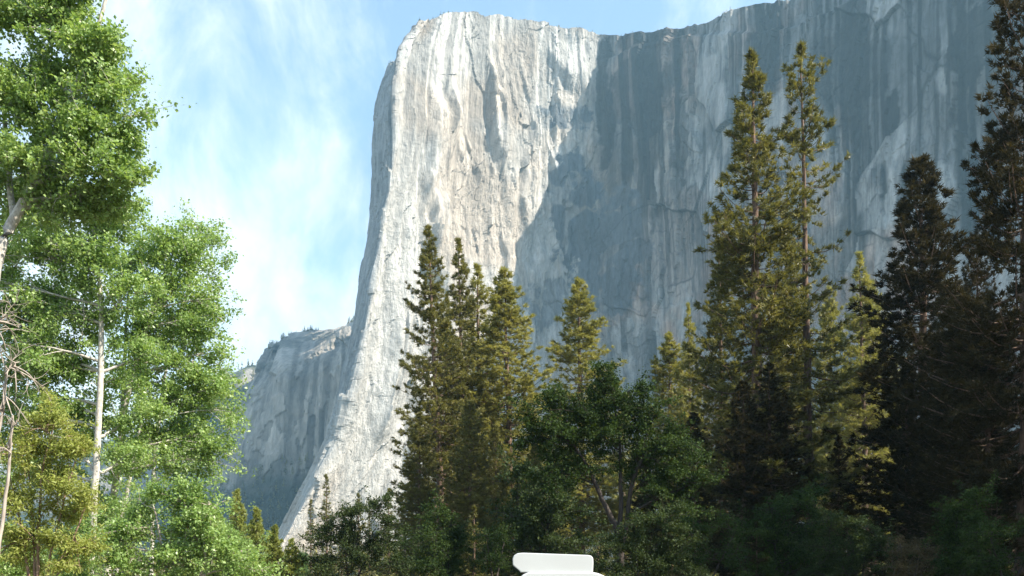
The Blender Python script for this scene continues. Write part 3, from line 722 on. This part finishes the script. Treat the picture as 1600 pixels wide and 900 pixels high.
put_broad('cottonwood_tree', 'airy cottonwood behind the others, its thin twiggy top against the clouds', 'tree', D_, M['leaf'], wh, 'cottonwoods on the left')
E_ = broadleaf('low_shoots', 35, 36, 280,
    [[(262, 915, 0, .06), (255, 860, 0, .05), (240, 790, 0, .03)], [(285, 915, 0, .07), (290, 850, 0, .05), (300, 780, 0, .03)], [(310, 915, 0, .06), (325, 850, 0, .05), (335, 790, 0, .03)]],
    [(275, 790, 55, 32, 52), (325, 800, 36, 36, 44), (235, 835, 60, 34, 50), (310, 855, 55, 36, 56), (260, 885, 70, 28, 52), (345, 870, 32, 38, 34), (200, 880, 40, 30, 30), (370, 890, 28, 24, 20), (215, 790, 40, 30, 24, 1), (165, 860, 50, 40, 40, .5), (385, 870, 30, 30, 20, .6), (410, 895, 30, 22, 16, .6)],
    leaf=.11, per=84, crad=.36)
put_broad('leafy_shrub', 'bright green leafy shrub at the foot of the cottonwoods, right of the white trunks', 'shrub', E_, M['leaf'], gr)
F_ = broadleaf('yellow_willow', 36, 26, 62,
    [[(58, 915, 0, .05), (62, 840, 0, .04), (66, 740, 0, .03), (90, 650, 0, .015)], [(70, 915, 0, .045), (95, 800, 0, .03), (130, 690, 0, .015)], [(48, 915, 0, .045), (30, 820, 0, .03), (5, 700, 0, .015)],
     [(80, 915, 0, .04), (120, 830, 0, .028), (148, 760, 0, .015)], [(55, 915, 0, .04), (50, 800, .4, .03), (40, 660, .4, .012)]],
    [(70, 670, 48, 34, 42), (105, 700, 40, 40, 38), (35, 720, 46, 44, 42), (80, 770, 55, 45, 48), (20, 800, 44, 46, 36), (125, 790, 36, 48, 34), (60, 850, 60, 44, 48), (120, 870, 45, 40, 34), (10, 870, 45, 40, 30)],
    leaf=.11, per=84, crad=.26, aspect=.36, tw=.007)
put_broad('willow_bush', 'yellow-green feathery willow bush with thin reddish stems in the lower left corner', 'bush', F_, M['leaf_y'], M['bark_tn'])
G_ = broadleaf('bare_thicket', 37, 24, -40,
    [[(-40, 915, 0, .12), (-25, 700, 0, .10), (-12, 560, 0, .07), (-20, 440, 0, .04)], [(-30, 760, 0, .06), (5, 660, 0, .045), (12, 560, 0, .03)], [(-8, 905, 0, .06), (8, 760, 0, .045), (14, 640, -.2, .03)]],
    [(15, 520, 40, 45, 40), (35, 580, 40, 36, 40), (10, 640, 36, 40, 34), (-10, 480, 40, 40, 24), (20, 700, 26, 36, 24)],
    leaf=.08, per=6, crad=.3, bare=.93, tw=.010)
put_broad('bare_tree', 'dead bare-branched thicket of grey twigs at the left edge above the willow', 'tree', G_, M['leaf'], gr)

# tall grass in the corner
def build_grass():
    r = np.random.default_rng(40); g = Geo(); n = 900
    Y = 9.5; bx = r.normal(size=n)*.16; by = r.normal(size=n)*.25
    h = 1.35+.65*r.random(n); ln = r.normal(size=(n, 2))*.22
    m = 5; s = np.linspace(0, 1, m)
    P = np.stack([bx[:, None]+ln[:, :1]*s**2*h[:, None], by[:, None]+ln[:, 1:]*s**2*h[:, None], h[:, None]*(s-.12*s**3)[None]], -1)
    wv = .007*(1-.9*s)
    ang = r.random(n)*math.pi; sd_ = np.stack([np.cos(ang), np.sin(ang), ang*0], -1)
    V = np.stack([P-sd_[:, None]*wv[None, :, None], P+sd_[:, None]*wv[None, :, None]], 2)
    i = np.arange(n*m*2).reshape(n, m, 2)
    Q = np.stack([i[:, :-1, 0], i[:, :-1, 1], i[:, 1:, 1], i[:, 1:, 0]], -1).reshape(-1, 4)
    g.add(V, Q=Q, a=np.repeat(np.clip(.5+.25*r.normal(size=n), 0, 1), m*2))
    o = link('grass_clump', g.mesh('grass_clump'), M['leaf_y']); o.location = (wx(12, Y), Y, -.02)
    tag(o, 'clump of tall green grass blades in the bottom left corner', 'grass')
build_grass()

# ------------------------------------------------------------------ the oak and the shrubs
O_ = broadleaf('oak', 51, 52, 970,
    [[(970, 918, 0, .24), (970, 860, 0, .22), (968, 832, 0, .2), (945, 785, 0, .14), (922, 730, 0, .10), (890, 680, 0, .05)],
     [(970, 860, 0, .18), (980, 820, 0, .15), (988, 760, 0, .12), (1015, 690, 0, .06)],
     [(968, 840, 0, .15), (970, 780, .3, .13), (968, 700, .3, .08), (955, 610, .3, .04)],
     [(985, 800, 0, .09), (1040, 770, 0, .06), (1090, 750, 0, .03)]],
    [(955, 612, 36, 30, 60), (905, 640, 50, 32, 80), (842, 645, 44, 32, 78), (985, 645, 40, 32, 64), (870, 690, 58, 38, 95), (945, 690, 54, 38, 85), (1015, 670, 50, 38, 80), (1060, 700, 46, 38, 74),
     (1000, 725, 50, 34, 70), (1075, 755, 54, 42, 85), (1030, 775, 42, 36, 56), (860, 745, 46, 34, 56), (820, 690, 30, 30, 36), (1005, 615, 16, 18, 16), (905, 735, 40, 28, 40), (938, 582, 14, 14, 12),
     (940, 660, 70, 50, 90, 1.6), (1030, 720, 70, 50, 90, 1.6), (880, 700, 60, 50, 70, 1.6), (1080, 815, 40, 30, 40)],
    leaf=.12, per=60, crad=.38, upb=.5)
put_broad('oak_tree', 'round dark green oak with a forked black trunk behind the white van', 'oak tree', O_, M['leaf_oak'], M['bark_dk'])
SH1 = broadleaf('dark_shrub', 52, 62, 545,
    [[(545, 918, 0, .08), (540, 860, 0, .06), (535, 815, 0, .03)], [(550, 918, 0, .07), (580, 860, 0, .05), (600, 820, 0, .03)]],
    [(535, 815, 40, 26, 60), (590, 805, 36, 30, 60), (510, 850, 42, 28, 70), (560, 850, 46, 30, 74), (605, 850, 40, 34, 66), (490, 885, 38, 24, 50), (550, 890, 55, 24, 66), (620, 890, 40, 28, 50)],
    leaf=.12, per=62, crad=.4)
put_broad('leafy_shrub', 'big dark green shrub below the sunlit prow, left of the middle pines', 'shrub', SH1, M['leaf_sh'], M['bark_dk'])
SH2 = broadleaf('round_shrub', 53, 48, 1100,
    [[(1100, 918, 0, .06), (1090, 870, 0, .05), (1080, 830, 0, .03)], [(1105, 918, 0, .06), (1130, 870, 0, .05), (1150, 830, 0, .03)]],
    [(1085, 830, 38, 30, 32), (1135, 825, 42, 30, 34), (1060, 870, 40, 30, 30), (1110, 870, 50, 32, 36), (1160, 870, 40, 30, 30)],
    leaf=.09, per=52, crad=.34)
put_broad('leafy_shrub', 'dark green shrub to the right of the oak trunk', 'shrub', SH2, M['leaf_oak'], M['bark_dk'])
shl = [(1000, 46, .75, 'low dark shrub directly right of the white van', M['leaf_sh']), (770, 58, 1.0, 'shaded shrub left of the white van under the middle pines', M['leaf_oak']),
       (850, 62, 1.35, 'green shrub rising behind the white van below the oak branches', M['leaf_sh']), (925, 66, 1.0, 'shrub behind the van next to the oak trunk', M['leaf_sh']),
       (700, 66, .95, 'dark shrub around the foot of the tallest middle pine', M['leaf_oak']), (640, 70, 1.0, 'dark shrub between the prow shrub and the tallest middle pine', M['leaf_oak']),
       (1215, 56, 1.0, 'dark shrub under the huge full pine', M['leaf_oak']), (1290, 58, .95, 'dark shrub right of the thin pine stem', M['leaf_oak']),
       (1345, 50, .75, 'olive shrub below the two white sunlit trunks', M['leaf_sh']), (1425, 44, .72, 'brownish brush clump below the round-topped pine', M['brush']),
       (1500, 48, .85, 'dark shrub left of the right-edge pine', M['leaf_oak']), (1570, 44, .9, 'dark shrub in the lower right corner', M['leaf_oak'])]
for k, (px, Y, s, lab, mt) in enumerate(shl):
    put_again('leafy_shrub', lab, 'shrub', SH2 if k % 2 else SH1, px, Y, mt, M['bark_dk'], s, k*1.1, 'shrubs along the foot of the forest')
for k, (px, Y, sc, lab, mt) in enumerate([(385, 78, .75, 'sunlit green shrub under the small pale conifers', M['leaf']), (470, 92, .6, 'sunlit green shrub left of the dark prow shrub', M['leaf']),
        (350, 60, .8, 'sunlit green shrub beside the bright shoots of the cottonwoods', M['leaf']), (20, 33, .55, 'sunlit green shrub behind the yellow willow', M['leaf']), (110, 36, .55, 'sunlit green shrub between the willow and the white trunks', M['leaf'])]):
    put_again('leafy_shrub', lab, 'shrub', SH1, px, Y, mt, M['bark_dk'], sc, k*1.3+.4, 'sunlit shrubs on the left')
ygl = [(1182, 55, 5.5, 'young dark conifer left of the huge pine trunk foot'), (1325, 66, 6.5, 'young conifer between the thin pine and the two white trunks'), (1395, 60, 5.5, 'young conifer right of the two white trunks'),
       (742, 78, 8.5, 'young conifer under the middle clump between its trunks'), (815, 84, 9, 'young conifer behind the van on its left'), (670, 82, 8, 'young conifer at the left foot of the tallest middle pine'),
       (1465, 58, 5, 'young conifer at the foot of the round-topped pine'), (1545, 52, 6, 'young conifer left of the right-edge trunk'), (1222, 62, 6.0, 'young conifer in front of the thin pine foot')]
for k, (px, Y, h, lab) in enumerate(ygl):
    T('young_conifer', lab, 'conifer', P_young, px, Y, HY-F*(h-EYE)/Y, pd if px > 1000 else pm, bk, k*.9, 0, 'young conifers under the tall pines', 1.25)

# ------------------------------------------------------------------ far woods (one mass each)
def wood(name, pts, hs, seed, label, mat, fat=.24):
    r = np.random.default_rng(seed); g = Geo()
    pts = np.asarray(pts); hs = np.asarray(hs)
    for (x, y, z), h in zip(pts, hs):
        k = 26; f = r.random(k)**.8; az = r.random(k)*6.283; Rr = h*fat*(1-f)+.04*h
        c = np.stack([x+0*f, y+0*f, z+h*f*.92], 1)
        d = np.stack([np.cos(az)*Rr, np.sin(az)*Rr, -.22*Rr], 1); sdv = np.stack([-np.sin(az), np.cos(az), 0*az], 1)*(Rr*.42)[:, None]
        V = np.stack([c+np.array([0, 0, .10])*h, c+d-sdv, c+d+sdv], 1)
        g.add(V, T=np.arange(k*3).reshape(-1, 3), a=np.full(k*3, r.random()))
    o = link(name, g.mesh(name), mat); tag(o, label, 'forest', kind='stuff')
rn = np.random.default_rng(61)
X2, Y2, Z2, nv = CL
pts = []; hs = []
for i in rn.integers(40, X2.shape[0]-10, 700):
    j = rn.integers(nv-1, nv+4); q = rn.random()
    p = np.array([X2[i, j], Y2[i, j], Z2[i, j]]); p2 = np.array([X2[i, j+1], Y2[i, j+1], Z2[i, j+1]]); p = p*(1-q)+p2*q
    if vn(np.array([i/30.]), np.array([0.]), 66)[0] < .42: continue
    pts.append(p-np.array([0, 0, .5])); hs.append(3+6*rn.random()**2)
wood('rim_trees', pts, hs, 62, 'tiny scattered trees along the rim of the big cliff', M['pine'])
X2, Y2, Z2, nv = FC; pts = []; hs = []
for i in rn.integers(2, X2.shape[0]-2, 1000):
    if vn(np.array([i/9.]), np.array([0.]), 67)[0] < .45: continue
    j = rn.integers(nv-2, nv+2); q = rn.random(); p = np.array([X2[i, j], Y2[i, j], Z2[i, j]])*(1-q)+np.array([X2[i, j+1], Y2[i, j+1], Z2[i, j+1]])*q
    pts.append(p-np.array([0, 0, 1])); hs.append(5+14*rn.random()**1.6)
for k in range(2600):
    i = rn.integers(2, X2.shape[0]-2); j = int(nv*.40*rn.random()**1.0)
    if rn.random() < j/(nv*.40)*.9: continue
    pts.append(np.array([X2[i, j], Y2[i, j]-3, Z2[i, j]-4])); hs.append(14+14*rn.random())
wood('ridge_forest', pts, hs, 63, 'dark far forest on the talus and along the top of the distant cliff', M['pine'])
X2, Y2, Z2 = HL; pts = []; hs = []
for k in range(2600):
    i = rn.integers(30, X2.shape[0]-1); j = rn.integers(4, 52); pts.append((X2[i, j]+rn.normal()*8, Y2[i, j]+rn.normal()*6, Z2[i, j]-3)); hs.append(16+14*rn.random())
wood('hill_forest', pts, hs, 64, 'far forest covering the hill left of the distant cliff', M['pine'])
pts = []; hs = []
for k in range(2200):
    Y = 330+900*rn.random()**1.3; px = rn.uniform(-250, 1650); x = wx(px, Y); 
    zb = 8*sstep(350, 1400, Y)
    top = 868 if px > 600 else 872
    pts.append((x, Y, zb)); hs.append(min(14+14*rn.random(), (HY-rn.uniform(840, 880))/F*Y))
wood('valley_forest', pts, hs, 65, 'distant forest belt at the foot of the cliffs', M['pine'])

# ------------------------------------------------------------------ white camper van (only its raised roof shows)
def build_van():
    Y = 35.0; e = empty('camper_van', (wx(866, Y), Y, 0), 'white camper van with a raised roof at the bottom edge before the oak', 'van')
    e.rotation_euler = (0, 0, R(-2))
    white = plain_mat('white_paint', (.60, .61, .61), .4, coat=.5); glass = plain_mat('dark_glass', (.012, .014, .016), .06); rub = plain_mat('tyre_rubber', (.02, .02, .02), .85)
    steel = plain_mat('wheel_steel', (.55, .55, .56), .35, .9); grey = plain_mat('grey_trim', (.10, .10, .105), .55); lampm = plain_mat('lamp_lens', (.75, .76, .74), .1); red = plain_mat('red_lens', (.4, .02, .02), .15)
    def extr(name, prof_, y0, y1, mat, parent, bev=.06, seg=3):
        bm = bmesh.new(); a = [bm.verts.new((x, y0, z)) for x, z in prof_]; b = [bm.verts.new((x, y1, z)) for x, z in prof_]
        n = len(a); bm.faces.new(a); bm.faces.new(b[::-1])
        for k in range(n): bm.faces.new((a[k], b[k], b[(k+1) % n], a[(k+1) % n]))
        bmesh.ops.recalc_face_normals(bm, faces=bm.faces)
        if bev: bmesh.ops.bevel(bm, geom=bm.edges[:], offset=bev, segments=seg, profile=.6, affect='EDGES')
        me = bpy.data.meshes.new(name); bm.to_mesh(me); bm.free()
        for p in me.polygons: p.use_smooth = p.area < .06
        o = link(name, me, mat, parent); return o
    # nose to the left; slab of the roof spans photo columns 802..924
    body = extr('body', [(-2.75, .35), (2.3, .35), (2.34, 1.2), (2.2, 1.55), (1.95, 1.80), (1.65, 1.93), (1.45, 1.97), (-1.0, 1.97), (-1.2, 1.88), (-1.95, 1.25), (-2.7, 1.05), (-2.82, .7)], -.95, .95, white, e, .07)
    roof = extr('raised_roof', [(-1.31, 1.962), (1.46, 1.962), (1.48, 2.30), (1.47, 2.50), (1.40, 2.59), (1.28, 2.62), (-1.22, 2.71), (-1.42, 2.69), (-1.55, 2.61), (-1.60, 2.48), (-1.59, 2.24), (-1.31, 2.0)], -.86, .86, white, e, .03, 3)
    extr('roof_seal', [(-1.585, 2.20), (-1.33, 1.98), (-1.315, 1.995), (-1.57, 2.215)], -.8, .8, grey, roof, 0)
    def pane(name, pts, y, parent): return extr(name, pts, y-.012, y+.012, glass, parent, .004, 1)
    for sy in (-1, 1):
        pane('side_window', [(-1.35, 1.25), (-.35, 1.25), (-.35, 1.72), (-1.15, 1.72)], sy*.955, body)
        pane('side_window', [(-.15, 1.25), (.95, 1.25), (.95, 1.72), (-.15, 1.72)], sy*.955, body)
        for x in (-1.75, 1.35):
            bm = bmesh.new(); bmesh.ops.create_cone(bm, cap_ends=True, segments=40, radius1=.34, radius2=.34, depth=.22); bmesh.ops.rotate(bm, cent=(0, 0, 0), matrix=Matrix.Rotation(math.pi/2, 3, 'X'), verts=bm.verts)
            bmesh.ops.bevel(bm, geom=[q for q in bm.edges if q.calc_face_angle(0) > 1], offset=.04, segments=3, affect='EDGES'); bmesh.ops.translate(bm, vec=(x, sy*.88, .34), verts=bm.verts)
            me = bpy.data.meshes.new('tyre'); bm.to_mesh(me); bm.free(); w = link('wheel', me, rub, e)
            bm = bmesh.new(); bmesh.ops.create_cone(bm, cap_ends=True, segments=32, radius1=.21, radius2=.21, depth=.05); bmesh.ops.rotate(bm, cent=(0, 0, 0), matrix=Matrix.Rotation(math.pi/2, 3, 'X'), verts=bm.verts)
            bmesh.ops.translate(bm, vec=(x, sy*.985, .34), verts=bm.verts); me = bpy.data.meshes.new('rim'); bm.to_mesh(me); bm.free(); link('rim', me, steel, w)
    for sy in (-.7, .7):
        extr('headlight', [(-2.84, .78), (-2.74, .78), (-2.70, .98), (-2.79, .98)], sy-.16, sy+.16, lampm, body, .01, 1)
        extr('tail_light', [(2.30, .8), (2.37, .8), (2.37, 1.15), (2.30, 1.15)], sy-.08, sy+.08, red, body, .01, 1)
    extr('front_bumper', [(-2.92, .38), (-2.76, .38), (-2.76, .6), (-2.92, .6)], -.93, .93, grey, e, .03, 2)
    extr('rear_bumper', [(2.31, .38), (2.46, .38), (2.46, .58), (2.31, .58)], -.93, .93, grey, e, .03, 2)
    extr('windscreen', [(-1.30, 1.79), (-1.27, 1.82), (-1.87, 1.33), (-1.90, 1.30)], -.78, .78, glass, body, 0)
build_van()

# ------------------------------------------------------------------ light, air, camera
SUN_EL, SUN_AZ = R(41), R(112)       # azimuth clockwise from the view direction (+Y)
sd = Vector((math.sin(SUN_AZ)*math.cos(SUN_EL), math.cos(SUN_AZ)*math.cos(SUN_EL), math.sin(SUN_EL)))
sl = bpy.data.lights.new('sun', 'SUN'); sl.energy = 5.0; sl.angle = R(.53); sl.color = (1, .93, .80)
so = bpy.data.objects.new('sun', sl); COL.objects.link(so); so.rotation_euler = sd.to_track_quat('Z', 'Y').to_euler()

W = bpy.data.worlds.new('World'); S.world = W; W.use_nodes = True
nt = W.node_tree; N = nt.nodes; Lk = nt.links; N.clear()
sky = N.new('ShaderNodeTexSky'); sky.sky_type = 'NISHITA'; sky.sun_disc = False
sky.sun_elevation = SUN_EL; sky.sun_rotation = SUN_AZ; sky.air_density = 1.0; sky.dust_density = 1.2; sky.ozone_density = 1.6; sky.altitude = 1200
tc = N.new('ShaderNodeTexCoord')
# cirrus: two layers of noise on the sky direction, stretched along one slanted direction, denser low in the sky
sep = N.new('ShaderNodeSeparateXYZ'); Lk.new(tc.outputs['Generated'], sep.inputs[0])
mp = N.new('ShaderNodeMapping'); mp.vector_type = 'POINT'; mp.inputs['Rotation'].default_value = (R(12), R(-34), R(20)); mp.inputs['Scale'].default_value = (2.6, 2.0, 1.3); mp.inputs['Location'].default_value = (.35, .1, .2)
Lk.new(tc.outputs['Generated'], mp.inputs[0])
n1 = N.new('ShaderNodeTexNoise'); n1.inputs['Scale'].default_value = 3.6; n1.inputs['Detail'].default_value = 10; n1.inputs['Roughness'].default_value = .62; n1.inputs['Distortion'].default_value = .35
Lk.new(mp.outputs[0], n1.inputs[0])
n2 = N.new('ShaderNodeTexNoise'); n2.inputs['Scale'].default_value = 2.2; n2.inputs['Detail'].default_value = 3; Lk.new(tc.outputs['Generated'], n2.inputs[0])
lo = N.new('ShaderNodeMapRange'); lo.inputs['From Min'].default_value = .62; lo.inputs['From Max'].default_value = .12; lo.inputs['To Min'].default_value = -.07; lo.inputs['To Max'].default_value = .30
Lk.new(sep.outputs['Z'], lo.inputs[0])
ad = N.new('ShaderNodeMath'); Lk.new(n1.outputs[0], ad.inputs[0]); Lk.new(lo.outputs[0], ad.inputs[1])
a2 = N.new('ShaderNodeMath'); a2.operation = 'MULTIPLY_ADD'; Lk.new(n2.outputs[0], a2.inputs[0]); a2.inputs[1].default_value = .5; Lk.new(ad.outputs[0], a2.inputs[2])
r1 = N.new('ShaderNodeMapRange'); r1.interpolation_type = 'SMOOTHSTEP'; r1.inputs['From Min'].default_value = .70; r1.inputs['From Max'].default_value = 1.18; r1.inputs['To Min'].default_value = .12; r1.inputs['To Max'].default_value = .92
Lk.new(a2.outputs[0], r1.inputs[0])
tn = N.new('ShaderNodeMix'); tn.data_type = 'RGBA'; tn.blend_type = 'MULTIPLY'; tn.inputs['Factor'].default_value = 1; Lk.new(sky.outputs[0], tn.inputs['A']); tn.inputs['B'].default_value = (.93, 1.14, 1.08, 1)
mx = N.new('ShaderNodeMix'); mx.data_type = 'RGBA'; Lk.new(r1.outputs[0], mx.inputs['Factor']); Lk.new(tn.outputs['Result'], mx.inputs['A']); mx.inputs['B'].default_value = (5.0, 5.15, 5.2, 1)
bg = N.new('ShaderNodeBackground'); bg.inputs['Strength'].default_value = .115; Lk.new(mx.outputs['Result'], bg.inputs[0])
ow = N.new('ShaderNodeOutputWorld'); Lk.new(bg.outputs[0], ow.inputs[0])

# the air of the valley
HAZE = 1
if HAZE:
    bm = bmesh.new(); bmesh.ops.create_cube(bm, size=1)
    bmesh.ops.scale(bm, vec=(7100, 4150, 1180), verts=bm.verts); bmesh.ops.translate(bm, vec=(0, 1625, 570), verts=bm.verts)
    hm = bpy.data.meshes.new('haze_box'); bm.to_mesh(hm); bm.free()
    m, hnt, HN, HLk = new_mat('valley_haze')
    pv = HN.new('ShaderNodeVolumePrincipled'); pv.inputs['Color'].default_value = (.45, .78, 1, 1); pv.inputs['Density'].default_value = .00010; pv.inputs['Anisotropy'].default_value = .15
    ho = HN.new('ShaderNodeOutputMaterial'); HLk.new(pv.outputs[0], ho.inputs['Volume'])
    tag(link('haze', hm, m), kind='stuff')

cam = bpy.data.cameras.new('camera'); cam.sensor_width = 36; cam.lens = 36*F/1600; cam.shift_y = (HY-450)/1600; cam.clip_start = .1; cam.clip_end = 20000
co = bpy.data.objects.new('camera', cam); COL.objects.link(co); co.location = (0, 0, EYE); co.rotation_euler = (R(90), 0, 0); S.camera = co

S.view_settings.view_transform = 'Standard'; S.view_settings.look = 'None'; S.view_settings.gamma = 1; S.view_settings.use_curve_mapping = False
S.view_settings.exposure = 1.42
S.render.engine = 'CYCLES'
cy = S.cycles; cy.use_denoising = True; cy.max_bounces = 6; cy.diffuse_bounces = 3; cy.glossy_bounces = 2; cy.transmission_bounces = 4; cy.transparent_max_bounces = 4; cy.volume_bounces = 0
cy.sample_clamp_indirect = 6
